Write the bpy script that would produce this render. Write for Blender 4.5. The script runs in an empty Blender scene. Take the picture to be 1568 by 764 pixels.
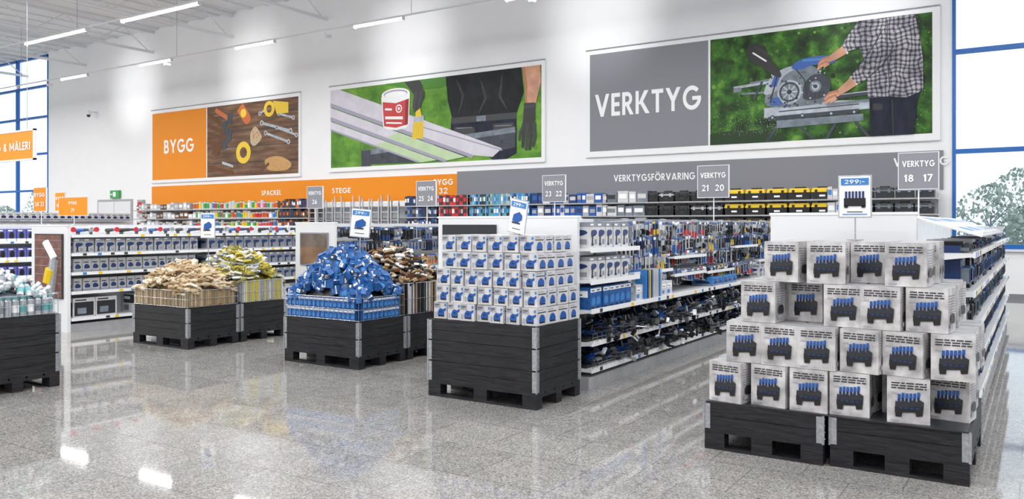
import bpy, math, random
from mathutils import Matrix, Vector, Euler
random.seed(11)
R=random.random
def U(a,b): return a+(b-a)*random.random()
scene=bpy.context.scene
try:
    scene.view_settings.view_transform='Standard'
except Exception: pass

# ---------------------------------------------------------------- materials
def lin(h):
    h=h.lstrip('#'); o=[]
    for i in (0,2,4):
        c=int(h[i:i+2],16)/255
        o.append(c/12.92 if c<=.04045 else ((c+.055)/1.055)**2.4)
    return (o[0],o[1],o[2],1)
MATS={}
def mat(name,hexc,rough=.5,metal=0.0,noise=0.0,nscale=8.0,spec=.5,coat=0.0,stretch=(1,1,1)):
    if name in MATS: return MATS[name]
    m=bpy.data.materials.new(name); m.use_nodes=True
    nt=m.node_tree; b=nt.nodes['Principled BSDF']
    c=lin(hexc)
    b.inputs['Base Color'].default_value=c
    b.inputs['Roughness'].default_value=rough
    b.inputs['Metallic'].default_value=metal
    b.inputs['Specular IOR Level'].default_value=spec
    b.inputs['Coat Weight'].default_value=coat
    if noise>0:
        tc=nt.nodes.new('ShaderNodeTexCoord'); n=nt.nodes.new('ShaderNodeTexNoise')
        mp=nt.nodes.new('ShaderNodeMapping'); mp.inputs['Scale'].default_value=stretch
        n.inputs['Scale'].default_value=nscale; n.inputs['Detail'].default_value=4
        r=nt.nodes.new('ShaderNodeValToRGB')
        r.color_ramp.elements[0].position=.3; r.color_ramp.elements[1].position=.7
        r.color_ramp.elements[0].color=tuple(x*(1-noise) for x in c[:3])+(1,)
        r.color_ramp.elements[1].color=tuple(min(1,x*(1+noise*.6)) for x in c[:3])+(1,)
        nt.links.new(tc.outputs['Object'],mp.inputs['Vector']); nt.links.new(mp.outputs['Vector'],n.inputs['Vector'])
        nt.links.new(n.outputs['Fac'],r.inputs['Fac'])
        nt.links.new(r.outputs['Color'],b.inputs['Base Color'])
    MATS[name]=m
    return m
def ramp_mat(name,cols,scale=3,detail=6,rough=.6,stretch=(1,1,1),dist=0,spec=.3):
    if name in MATS: return MATS[name]
    m=bpy.data.materials.new(name); m.use_nodes=True
    nt=m.node_tree; b=nt.nodes['Principled BSDF']; b.inputs['Roughness'].default_value=rough
    b.inputs['Specular IOR Level'].default_value=spec
    tc=nt.nodes.new('ShaderNodeTexCoord'); mp=nt.nodes.new('ShaderNodeMapping'); mp.inputs['Scale'].default_value=stretch
    n=nt.nodes.new('ShaderNodeTexNoise'); n.inputs['Scale'].default_value=scale; n.inputs['Detail'].default_value=detail
    n.inputs['Distortion'].default_value=dist
    r=nt.nodes.new('ShaderNodeValToRGB'); cr=r.color_ramp
    while len(cr.elements)<len(cols): cr.elements.new(.5)
    for i,(p,h) in enumerate(cols):
        cr.elements[i].position=p; cr.elements[i].color=lin(h)
    nt.links.new(tc.outputs['Object'],mp.inputs['Vector']); nt.links.new(mp.outputs['Vector'],n.inputs['Vector'])
    nt.links.new(n.outputs['Fac'],r.inputs['Fac']); nt.links.new(r.outputs['Color'],b.inputs['Base Color'])
    MATS[name]=m
    return m

M_wall=mat('wall_white_paint','#f2f3f5',.6,noise=.015,nscale=1.5)
M_ceil=mat('ceiling_white','#e2e4e7',.6)
M_white=mat('white_metal','#e3e5e8',.35)
M_whiteS=mat('white_board','#eff0f2',.4)
M_steel=mat('galvanised_steel','#b4b8bd',.35,.75,noise=.25,nscale=40)
M_chrome=mat('chrome_wire','#d0d3d7',.25,.8)
M_grey=mat('sign_grey','#85868e',.5,spec=.3)
M_orange=mat('sign_orange','#ea8d10',.5,spec=.3)
M_blueF=mat('blue_frame','#1565b8',.35)
M_black=mat('black_plastic','#141518',.4)
M_dark=mat('dark_grey_plastic','#282a2f',.4)
M_blue=mat('tool_blue','#1a55a4',.35)
M_blueD=mat('tool_navy','#163467',.4)
M_blueL=mat('light_blue_print','#3a80c5',.45)
M_red=mat('red_print','#c8262b',.4)
M_yel=mat('yellow_plastic','#ecc81a',.4)
M_org=mat('orange_plastic','#c8651e',.45)
M_green=mat('green_print','#3aa04a',.45)
M_txt=mat('print_dark_text','#34363d',.6)
M_txtL=mat('print_light_text','#f4f5f7',.5)
M_cart=mat('carton_white','#cfcfd2',.45,noise=.12,nscale=14)
M_cartg=mat('carton_grey','#a9aaae',.45,noise=.14,nscale=10)
M_cartG2=mat('carton_cool_grey','#8a8e98',.5,noise=.12,nscale=10)
M_wrap=mat('carton_shrink_wrapped','#cac8c9',.3,noise=.42,nscale=10)
M_beige=mat('glove_beige','#cab595',.8,noise=.15,nscale=20)
M_beige2=mat('glove_tan','#a58b68',.8,noise=.15,nscale=20)
M_brown=mat('brown_leather','#6a4526',.7,noise=.2,nscale=20)
M_wood=ramp_mat('light_timber',[(.3,'#b98a55'),(.7,'#d4aa72')],6,5,.6,(1,1,8))
M_silver=mat('silver_packaging','#b8bec4',.3,.4,noise=.2,nscale=30)
M_teal=mat('teal_label','#5fa3a8',.4)
M_skin=mat('printed_skin','#d69f83',.6,noise=.22,nscale=3)
M_skinD=mat('printed_skin_shade','#b97c60',.6)
M_purple=mat('violet_carton','#5b5fae',.5)
M_cyan=mat('cyan_strip','#3f9fd6',.45)
M_bluebox=mat('blue_box_print','#1a5a9e',.45,noise=.35,nscale=25)

def floor_mat():
    m=bpy.data.materials.new('polished_granite_tiles'); m.use_nodes=True
    nt=m.node_tree; b=nt.nodes['Principled BSDF']; L=nt.links.new
    tc=nt.nodes.new('ShaderNodeTexCoord')
    n=nt.nodes.new('ShaderNodeTexNoise'); n.inputs['Scale'].default_value=85; n.inputs['Detail'].default_value=5; n.inputs['Roughness'].default_value=.8
    r=nt.nodes.new('ShaderNodeValToRGB'); cr=r.color_ramp
    cr.elements[0].position=.36; cr.elements[0].color=lin('#525150')
    cr.elements[1].position=.64; cr.elements[1].color=lin('#c6c5c3')
    e=cr.elements.new(.5); e.color=lin('#979593')
    n2=nt.nodes.new('ShaderNodeTexNoise'); n2.inputs['Scale'].default_value=7; n2.inputs['Detail'].default_value=3
    br=nt.nodes.new('ShaderNodeTexBrick'); br.offset=0.5
    br.inputs['Color1'].default_value=(1,1,1,1); br.inputs['Color2'].default_value=(.88,.88,.88,1); br.inputs['Mortar'].default_value=(.62,.62,.62,1)
    br.inputs['Scale'].default_value=1; br.inputs['Mortar Size'].default_value=.005; br.inputs['Brick Width'].default_value=.6; br.inputs['Row Height'].default_value=.6
    mx=nt.nodes.new('ShaderNodeMix'); mx.data_type='RGBA'; mx.blend_type='MULTIPLY'; mx.inputs[0].default_value=1
    mx2=nt.nodes.new('ShaderNodeMix'); mx2.data_type='RGBA'; mx2.blend_type='MULTIPLY'; mx2.inputs[0].default_value=1
    r2=nt.nodes.new('ShaderNodeValToRGB'); r2.color_ramp.elements[0].color=(.88,.88,.88,1); r2.color_ramp.elements[0].position=.35; r2.color_ramp.elements[1].position=.65
    L(tc.outputs['Object'],n.inputs['Vector']); L(tc.outputs['Object'],n2.inputs['Vector']); L(tc.outputs['Object'],br.inputs['Vector'])
    L(n.outputs['Fac'],r.inputs['Fac']); L(n2.outputs['Fac'],r2.inputs['Fac'])
    L(r.outputs['Color'],mx.inputs[6]); L(br.outputs['Color'],mx.inputs[7])
    L(mx.outputs[2],mx2.inputs[6]); L(r2.outputs['Color'],mx2.inputs[7])
    L(mx2.outputs[2],b.inputs['Base Color'])
    b.inputs['Roughness'].default_value=.045; b.inputs['Specular IOR Level'].default_value=.55
    return m
M_floor=floor_mat()
def stained_wood():
    m=bpy.data.materials.new('black_stained_planks'); m.use_nodes=True
    nt=m.node_tree; b=nt.nodes['Principled BSDF']; L=nt.links.new
    tc=nt.nodes.new('ShaderNodeTexCoord'); mp=nt.nodes.new('ShaderNodeMapping'); mp.inputs['Scale'].default_value=(1.2,1.2,14)
    n=nt.nodes.new('ShaderNodeTexNoise'); n.inputs['Scale'].default_value=4; n.inputs['Detail'].default_value=7; n.inputs['Distortion'].default_value=1.2
    r=nt.nodes.new('ShaderNodeValToRGB'); r.color_ramp.elements[0].position=.35; r.color_ramp.elements[0].color=lin('#121315')
    r.color_ramp.elements[1].position=.75; r.color_ramp.elements[1].color=lin('#333438')
    bp=nt.nodes.new('ShaderNodeBump'); bp.inputs['Strength'].default_value=.25; bp.inputs['Distance'].default_value=.004
    L(tc.outputs['Object'],mp.inputs['Vector']); L(mp.outputs['Vector'],n.inputs['Vector']); L(n.outputs['Fac'],r.inputs['Fac'])
    L(r.outputs['Color'],b.inputs['Base Color']); L(n.outputs['Fac'],bp.inputs['Height']); L(bp.outputs['Normal'],b.inputs['Normal'])
    b.inputs['Roughness'].default_value=.5; b.inputs['Specular IOR Level'].default_value=.35
    return m
M_stain=stained_wood()
def glass_mat():
    m=bpy.data.materials.new('window_glass'); m.use_nodes=True
    nt=m.node_tree; nt.nodes.clear()
    o=nt.nodes.new('ShaderNodeOutputMaterial'); t=nt.nodes.new('ShaderNodeBsdfTransparent'); g=nt.nodes.new('ShaderNodeBsdfGlossy')
    t.inputs['Color'].default_value=(.95,.98,.99,1); g.inputs['Roughness'].default_value=.02
    f=nt.nodes.new('ShaderNodeFresnel'); f.inputs['IOR'].default_value=1.45
    mx=nt.nodes.new('ShaderNodeMixShader')
    nt.links.new(f.outputs[0],mx.inputs[0]); nt.links.new(t.outputs[0],mx.inputs[1]); nt.links.new(g.outputs[0],mx.inputs[2]); nt.links.new(mx.outputs[0],o.inputs[0])
    return m
M_glass=glass_mat()
def emis(name,col,st):
    m=bpy.data.materials.new(name); m.use_nodes=True; b=m.node_tree.nodes['Principled BSDF']
    b.inputs['Base Color'].default_value=col; b.inputs['Emission Color'].default_value=col; b.inputs['Emission Strength'].default_value=st
    return m
M_tube=emis('lamp_diffuser',(1,.99,.97,1),10)
def plaid_mat():
    m=bpy.data.materials.new('printed_plaid_shirt'); m.use_nodes=True
    nt=m.node_tree; b=nt.nodes['Principled BSDF']; L=nt.links.new; b.inputs['Roughness'].default_value=.7
    tc=nt.nodes.new('ShaderNodeTexCoord'); sp=nt.nodes.new('ShaderNodeSeparateXYZ')
    nz=nt.nodes.new('ShaderNodeTexNoise'); nz.inputs['Scale'].default_value=2
    va=nt.nodes.new('ShaderNodeVectorMath'); va.operation='MULTIPLY_ADD'; va.inputs[1].default_value=(.3,.3,.3)
    L(tc.outputs['Object'],nz.inputs['Vector']); L(nz.outputs['Color'],va.inputs[0]); L(tc.outputs['Object'],va.inputs[2]); L(va.outputs[0],sp.inputs[0])
    outs=[]
    for ax in ('X','Z'):
        a=nt.nodes.new('ShaderNodeMath'); a.operation='MULTIPLY'; a.inputs[1].default_value=9.5
        f=nt.nodes.new('ShaderNodeMath'); f.operation='FRACT'
        g=nt.nodes.new('ShaderNodeMath'); g.operation='GREATER_THAN'; g.inputs[1].default_value=.58
        L(sp.outputs[ax],a.inputs[0]); L(a.outputs[0],f.inputs[0]); L(f.outputs[0],g.inputs[0]); outs.append(g)
    s=nt.nodes.new('ShaderNodeMath'); s.operation='ADD'; L(outs[0].outputs[0],s.inputs[0]); L(outs[1].outputs[0],s.inputs[1])
    h=nt.nodes.new('ShaderNodeMath'); h.operation='MULTIPLY'; h.inputs[1].default_value=.5; L(s.outputs[0],h.inputs[0])
    r=nt.nodes.new('ShaderNodeValToRGB'); r.color_ramp.elements[0].color=lin('#c4c0c3'); r.color_ramp.elements[1].color=lin('#3c3a44')
    e=r.color_ramp.elements.new(.5); e.color=lin('#7d7b86')
    n3=nt.nodes.new('ShaderNodeTexNoise'); n3.inputs['Scale'].default_value=2.2; r3=nt.nodes.new('ShaderNodeValToRGB'); r3.color_ramp.elements[0].position=.38; r3.color_ramp.elements[0].color=(.55,.55,.6,1); r3.color_ramp.elements[1].position=.6
    mx=nt.nodes.new('ShaderNodeMix'); mx.data_type='RGBA'; mx.blend_type='MULTIPLY'; mx.inputs[0].default_value=1
    L(tc.outputs['Object'],n3.inputs['Vector']); L(n3.outputs['Fac'],r3.inputs['Fac'])
    L(h.outputs[0],r.inputs['Fac']); L(r.outputs['Color'],mx.inputs[6]); L(r3.outputs['Color'],mx.inputs[7]); L(mx.outputs[2],b.inputs['Base Color'])
    return m
M_plaid=plaid_mat()
M_foli=ramp_mat('printed_foliage',[(.3,'#0f210e'),(.45,'#234518'),(.58,'#3e7124'),(.72,'#7aa944')],2.4,10,.5)
M_grass=ramp_mat('printed_grass',[(.3,'#3f6f20'),(.5,'#5f942f'),(.75,'#8ab949')],1.1,8,.5,(1,1,2))
M_ptable=ramp_mat('printed_dark_timber',[(.25,'#3d2a1d'),(.5,'#6e5039'),(.75,'#94745a')],2.2,8,.5,(.35,1,3.2))
M_leaf=ramp_mat('tree_leaves',[(.3,'#8b978c'),(.6,'#a9b3a8'),(.8,'#c2cac0')],3,6,.8)
M_ground=ramp_mat('outside_ground',[(.3,'#a9b3a9'),(.7,'#c6ccc5')],.5,5,.9)
M_asph=mat('jeans_navy_print','#232839',.8,noise=.5,nscale=2.5,stretch=(2,1,1))
M_tee=mat('black_shirt_print','#24262b',.8,noise=.55,nscale=1.6,stretch=(1.5,1,1))

# ---------------------------------------------------------------- mesh builder
class MB:
    def __init__(s): s.v=[]; s.f=[]; s.m=[]; s.mats=[]
    def mi(s,m):
        if m not in s.mats: s.mats.append(m)
        return s.mats.index(m)
    def add(s,vs,fs,m,M=None):
        o=len(s.v)
        if M is not None: vs=[M@Vector(p) for p in vs]
        s.v.extend([tuple(p) for p in vs]); k=s.mi(m)
        for f in fs: s.f.append(tuple(i+o for i in f)); s.m.append(k)
    def box(s,c,d,m,M=None,taper=1.0):
        x,y,z=c; a,b,h=d[0]/2,d[1]/2,d[2]/2; t=taper
        vs=[(x-a,y-b,z-h),(x+a,y-b,z-h),(x+a,y+b,z-h),(x-a,y+b,z-h),(x-a*t,y-b*t,z+h),(x+a*t,y-b*t,z+h),(x+a*t,y+b*t,z+h),(x-a*t,y+b*t,z+h)]
        s.add(vs,[(0,3,2,1),(4,5,6,7),(0,1,5,4),(1,2,6,5),(2,3,7,6),(3,0,4,7)],m,M)
    def bx(s,x0,x1,y0,y1,z0,z1,m,M=None):
        s.box(((x0+x1)/2,(y0+y1)/2,(z0+z1)/2),(x1-x0,y1-y0,z1-z0),m,M)
    def cyl(s,p0,p1,r,m,n=8,M=None,r1=None):
        p0=Vector(p0); p1=Vector(p1); r1=r if r1 is None else r1
        d=(p1-p0).normalized(); a=d.orthogonal().normalized(); b=d.cross(a)
        vs=[]
        for p,rr in ((p0,r),(p1,r1)):
            for i in range(n):
                t=2*math.pi*i/n; vs.append(p+a*math.cos(t)*rr+b*math.sin(t)*rr)
        fs=[(i,(i+1)%n,n+(i+1)%n,n+i) for i in range(n)]+[tuple(range(n-1,-1,-1)),tuple(range(n,2*n))]
        s.add(vs,fs,m,M)
    def poly(s,pts,m,M=None): s.add(pts,[tuple(range(len(pts)))],m,M)
    def prism(s,pts2,t,m,M=None):
        n=len(pts2)
        vs=[(p[0],p[1],0) for p in pts2]+[(p[0],p[1],t) for p in pts2]
        s.add(vs,[tuple(range(n-1,-1,-1)),tuple(range(n,2*n))]+[(i,(i+1)%n,n+(i+1)%n,n+i) for i in range(n)],m,M)
    def obj(s,name,parent=None,smooth=False):
        xs=[p[0] for p in s.v]; ys=[p[1] for p in s.v]; zs=[p[2] for p in s.v]
        c=Vector(((min(xs)+max(xs))/2,(min(ys)+max(ys))/2,min(zs)))
        me=bpy.data.meshes.new(name)
        me.from_pydata([tuple(Vector(p)-c) for p in s.v],[],s.f)
        for m in s.mats: me.materials.append(m)
        me.polygons.foreach_set('material_index',s.m)
        if smooth: me.polygons.foreach_set('use_smooth',[True]*len(s.f))
        me.update()
        o=bpy.data.objects.new(name,me); o.location=c
        scene.collection.objects.link(o)
        if parent: 
            o.parent=parent; o.matrix_parent_inverse=Matrix.Translation(-parent.location)
        return o
def T(x,y,z): return Matrix.Translation((x,y,z))
def RZ(a): return Matrix.Rotation(math.radians(a),4,'Z')
def RX(a): return Matrix.Rotation(math.radians(a),4,'X')
def RY(a): return Matrix.Rotation(math.radians(a),4,'Y')
def RR(): return Euler((U(0,6.28),U(0,6.28),U(0,6.28))).to_matrix().to_4x4()

# ---------------------------------------------------------------- geometric bold lettering
tk=.185
def arcq(cx,cy,rx,ry,a0,a1,t=tk,n=16):
    outer=[];inner=[]
    for i in range(n+1):
        A=math.radians(a0+(a1-a0)*i/n)
        outer.append((cx+rx*math.cos(A),cy+ry*math.sin(A))); inner.append((cx+(rx-t)*math.cos(A),cy+(ry-t)*math.sin(A)))
    return [('strip',outer,inner)]
def rc(a,b,c,d): return [(a,b),(c,b),(c,d),(a,d)]
st=rc(0,0,.19,1)
GL={
'V':(.9,[[(0,1),(.21,1),(.45,.36),(.36,0)],[(.69,1),(.9,1),(.54,0),(.45,.36)],[(.36,0),(.45,.36),(.54,0)]]),
'Y':(.86,[[(0,1),(.22,1),(.43,.64),(.335,.42)],[(.64,1),(.86,1),(.525,.42),(.43,.64)],[(.335,0),(.525,0),(.525,.42),(.43,.64),(.335,.42)]]),
'K':(.82,[st,[(.15,.42),(.52,1),(.77,1),(.36,.40)],[(.22,.52),(.38,.62),(.84,0),(.59,0)]]),
'T':(.68,[rc(0,.82,.68,1),rc(.245,0,.435,.9)]),
'E':(.54,[st,rc(0,.82,.54,1),rc(0,.41,.5,.59),rc(0,0,.54,.18)]),
'F':(.52,[st,rc(0,.82,.52,1),rc(0,.41,.48,.59)]),
'L':(.5,[st,rc(0,0,.5,.18)]),
'I':(.19,[st]),
'R':(.68,[st,rc(.1,.82,.31,1),rc(.1,.39,.31,.56)]+arcq(.3,.695,.305,.305,-90,90,.175)+[[(.2,.45),(.4,.45),(.7,0),(.47,0)]]),
'P':(.62,[st,rc(.1,.82,.31,1),rc(.1,.37,.31,.54)]+arcq(.3,.685,.315,.315,-90,90,.175)),
'B':(.64,[st,rc(.1,.83,.33,1),rc(.1,.43,.35,.59),rc(.1,0,.35,.17)]+arcq(.32,.74,.26,.26,-90,90,.17)+arcq(.34,.295,.295,.295,-90,90,.17)),
'G':(1.0,arcq(.5,.5,.51,.51,42,356,tk,26)+[rc(.52,.40,1.0,.56)]),
'C':(.84,arcq(.5,.5,.51,.51,48,312,tk,22)),
'O':(1.02,arcq(.51,.5,.52,.52,0,360,tk,28)),
'Ö':(1.02,arcq(.51,.5,.52,.52,0,360,tk,28)+[rc(.24,1.1,.42,1.26),rc(.6,1.1,.78,1.26)]),
'A':(.92,[[(0,0),(.21,0),(.46,.7),(.36,1)],[(.71,0),(.92,0),(.56,1),(.46,.7)],[(.36,1),(.46,.7),(.56,1)],rc(.22,.17,.7,.33)]),
'N':(.8,[st,rc(.61,0,.8,1),[(0,1),(.2,1),(.8,0),(.6,0)]]),
'M':(1.0,[st,rc(.81,0,1,1),[(0,1),(.2,1),(.56,.2),(.44,.2)],[(.8,1),(1,1),(.56,.2),(.44,.2)]]),
'S':(.56,arcq(.28,.735,.265,.265,35,270,.17)+arcq(.27,.285,.285,.285,-150,90,.17)),
'&':(.8,arcq(.36,.77,.23,.23,0,360,.15)+arcq(.33,.29,.31,.29,0,360,.16)+[[(.2,.62),(.36,.68),(.8,.0),(.58,0)]]),
'-':(.4,[rc(0,.36,.38,.52)]),':':(.2,[rc(0,.02,.18,.2),rc(0,.5,.18,.68)]),' ':(.34,[]),
'0':(.66,arcq(.33,.5,.33,.51,0,360,.18,22)),
'1':(.34,[rc(.14,0,.33,1),[(0,.8),(.2,1),(.2,.82),(.06,.66)]]),
'2':(.6,arcq(.29,.71,.29,.29,-25,170,.17)+[[(.41,.58),(.57,.64),(.27,.17),(.0,.0)],rc(0,0,.6,.17)]),
'3':(.58,arcq(.28,.74,.26,.26,-90,160,.16)+arcq(.28,.28,.29,.28,-160,90,.16)),
'4':(.68,[rc(.4,0,.58,1),rc(0,.2,.68,.36),[(0,.3),(.18,.3),(.54,1),(.38,1)]]),
'5':(.58,[rc(.1,.83,.54,1),[(.08,.5),(.24,.5),(.26,1),(.12,1)]]+arcq(.26,.32,.32,.32,-150,120,.17)),
'6':(.64,arcq(.32,.32,.32,.32,0,360,.17,20)+[[(.02,.4),(.2,.45),(.54,1),(.34,1)]]),
'7':(.58,[rc(0,.83,.58,1),[(.38,.9),(.58,.9),(.24,0),(.06,0)]]),
'8':(.6,arcq(.3,.74,.25,.26,0,360,.16,18)+arcq(.3,.28,.3,.28,0,360,.16,18)),
'9':(.64,arcq(.32,.68,.32,.32,0,360,.17,20)+[[(.62,.6),(.44,.55),(.1,0),(.3,0)]]),
}
GL['Å']=(.92,GL['A'][1]+arcq(.46,1.12,.13,.13,0,360,.07,12))
def text(body,x,y,z,width,m,parent,height,M=None,gap=.13):
    tot=sum(GL[c][0]+gap for c in body)-gap
    sx=width/tot; b=MB(); u=-tot/2
    base=T(x,y,z) if M is None else M
    for c in body:
        w,ps=GL[c]
        for k,p in enumerate(ps):
            yo=-.0005*k
            if p[0]=='strip':
                o,i=p[1],p[2]; n=len(o)
                b.add([((u+a)*sx,yo,(q-.5)*height) for a,q in o+i],[(j,j+1,n+j+1,n+j) for j in range(n-1)],m,base)
            else: b.poly([((u+a)*sx,yo,(q-.5)*height) for a,q in p],m,base)
        u+=w+gap
    return b.obj('lettering',parent)

# ---------------------------------------------------------------- room shell
YW=21.0; XL=-50; XR=12; YF=-8; ZC=10.0
b=MB(); b.bx(XL,XR,YF,YW+.3,-.1,0,M_floor); b.obj('floor')
b=MB(); b.bx(XL,XR,YF,YW+.3,ZC,ZC+.2,M_ceil)
for i in range(0,62): b.bx(XL+i+.3,XL+i+.5,YF,YW,ZC-.06,ZC,M_ceil)
b.obj('ceiling')
WL0,WL1,WLz0,WLz1=-47.6,-40.4,1.2,9.9
WR0,WR1,WRz0,WRz1=-1.66,9.0,1.08,9.4
b=MB()
for x0,x1 in ((XL,WL0),(WL1,WR0),(WR1,XR)): b.bx(x0,x1,YW,YW+.3,0,ZC,M_wall)
for (a,c,z0,z1) in ((WL0,WL1,WLz0,WLz1),(WR0,WR1,WRz0,WRz1)):
    b.bx(a,c,YW,YW+.3,0,z0,M_wall); b.bx(a,c,YW,YW+.3,z1,ZC,M_wall)
b.obj('wall_back')
b=MB(); b.bx(XL-.3,XL,YF,YW+.3,0,ZC,M_wall); b.obj('wall_left')
b=MB(); b.bx(XR,XR+.3,YF,YW+.3,0,ZC,M_wall); b.obj('wall_right')
b=MB(); b.bx(XL,XR,YF-.3,YF,0,ZC,M_wall); b.obj('wall_front')
b=MB(); b.bx(WL1,XR,YW-.02,YW,0,.1,M_grey); b.obj('baseboard_back')
def window(n,x0,x1,z0,z1,xs,zs):
    b=MB(); y0,y1=YW-.03,YW+.12; w=.1
    b.bx(x0,x1,y0,y1,z0,z0+w,M_blueF); b.bx(x0,x1,y0,y1,z1-w,z1,M_blueF)
    b.bx(x0,x0+.07,y0,y1,z0,z1,M_blueF); b.bx(x1-.07,x1,y0,y1,z0,z1,M_blueF)
    for x in xs: b.bx(x-.06,x+.06,y0,y1,z0,z1,M_blueF)
    for z in zs: b.bx(x0,x1,y0+.005,y1-.005,z-.05,z+.05,M_blueF)
    b.poly([(x0,YW+.06,z0),(x1,YW+.06,z0),(x1,YW+.06,z1),(x0,YW+.06,z1)],M_glass)
    b.bx(x0-.05,x1+.05,YW-.1,YW,z0-.05,z0,M_white)
    b.obj('window_%d'%n)
window(1,WL0,WL1,WLz0,WLz1,[-43.4,-45.6],[3.3,5.1,6.9,8.4])
window(2,WR0,WR1,WRz0,WRz1,[2.0,5.5],[3.28,5.54])
b=MB(); b.bx(-90,60,YW+.5,90,-.3,-.1,M_ground); b.obj('outdoor_ground')
def tree(x,y,h,w):
    b=MB(); b.cyl((x,y,-.1),(x,y,h*.6),.07,M_cartG2,8,r1=.03)
    for k in range(9):
        a=k*.9; b.cyl((x,y,h*(.25+.04*k)),(x+math.cos(a)*w*.6,y+math.sin(a)*w*.6,h*(.45+.05*k)),.03,M_cartG2,5,r1=.01)
    for i in range(800):
        t=U(0,1); rad=w*math.sqrt(R())*(math.sin(math.pi*(.15+.8*t))); a=U(0,6.28)
        M=T(x+rad*math.cos(a),y+rad*math.sin(a),h*(.06+.94*t))@RR()@Matrix.Scale(U(.04,.12),4)
        b.add([(-1,0,0),(-.2,-.6,.1),(1,-.2,0),(.9,.5,-.1),(0,.8,.1)],[(0,1,2,3,4)],M_leaf,M)
    b.obj('tree')
for (x,y,h,w) in ((.8,34,3.0,1.7),(3,36,3.4,2),(-1.6,37,3.2,1.9),(1.6,41,4.2,2.3),(5,40,3.7,2),(4,33,2.3,1.4),(-.6,44,4.2,2.5),(-.4,32,2.2,1.2),(2.6,46,4.6,2.6),(-64,36,5,3),(-58,33,4,2.6),(-70,40,6,3),(-52,30,3,2),(-76,39,5,2),(-66,31,3,2)):
    tree(x,y,h,w)

# ---------------------------------------------------------------- ceiling trusses, rails, lamps
b=MB()
for i in range(12):
    x=-47.5+5.2*i
    b.bx(x-.05,x+.05,YF,YW,8.95,9.05,M_white); b.bx(x-.05,x+.05,YF,YW,9.8,9.9,M_white)
    y=YF; k=0
    while y<YW-1:
        z0,z1=(9.0,9.85) if k%2==0 else (9.85,9.0)
        b.cyl((x,y,z0),(x,min(y+1.2,YW),z1),.025,M_white,6); y+=1.2; k+=1
b.obj('roof_trusses')
b=MB()
for y in (-4,2,8,14): b.cyl((XL,y,9.4),(XR,y,9.4),.05,M_white,10)
b.obj('ceiling_pipes')
def lamp(x,y,z,L,power):
    b=MB(); b.bx(x-L/2,x+L/2,y-.04,y+.04,z+.05,z+.075,M_white)
    b.bx(x-L/2,x+L/2,y-.045,y+.045,z,z+.05,M_tube)
    b.bx(x-L/2-.02,x-L/2,y-.055,y+.055,z-.02,z+.075,M_white); b.bx(x+L/2,x+L/2+.02,y-.055,y+.055,z-.02,z+.075,M_white)
    o=b.obj('linear_lamp')
    l=bpy.data.lights.new('tube','AREA'); l.shape='RECTANGLE'; l.size=L; l.size_y=.09; l.energy=power; l.color=(1,.985,.97)
    lo=bpy.data.objects.new('tube',l); lo.location=(x,y,z-.008); scene.collection.objects.link(lo)
    lo.parent=o; lo.matrix_parent_inverse=Matrix.Translation(-o.location)
rows=[(17.2,1.8,42),(13.2,3.4,125),(8.8,3.4,128),(4.4,3.4,128),(0,3.4,128),(-4.4,3.4,128)]
for y,L,pw in rows:
    off=0 if y>15 else 1.0
    xs=[-46.8+off+5.2*i for i in range(11)]
    b=MB(); b.bx(XL+1,XR-1,y-.02,y+.02,7.35,7.39,M_white)
    for x in xs[::2]: b.cyl((x+1.2,y,7.39),(x+1.2,y,ZC),.008,M_steel,5)
    b.obj('lamp_rail')
    for x in xs: lamp(x,y,7.27,L,pw)
for x in (-4.9,-11.9,-19.0,-26.8,-34.5):
    b=MB(); y=17.2
    d=Vector((0,3.8,.35)).normalized(); p=Vector((x+1.3,y+.12,7.2))
    b.cyl((x+1.3,y,7.32),(x+1.3,y,7.2),.015,M_white,6); b.cyl(p-d*.12,p+d*.1,.05,M_white,14)
    o=b.obj('track_spotlight')
    l=bpy.data.lights.new('spot','SPOT'); l.energy=270; l.spot_size=math.radians(72); l.spot_blend=1; l.shadow_soft_size=.02
    lo=bpy.data.objects.new('spot',l); lo.location=p+d*.125; lo.rotation_euler=d.to_track_quat('-Z','Y').to_euler(); scene.collection.objects.link(lo)
    lo.parent=o; lo.matrix_parent_inverse=Matrix.Translation(-o.location)

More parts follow.
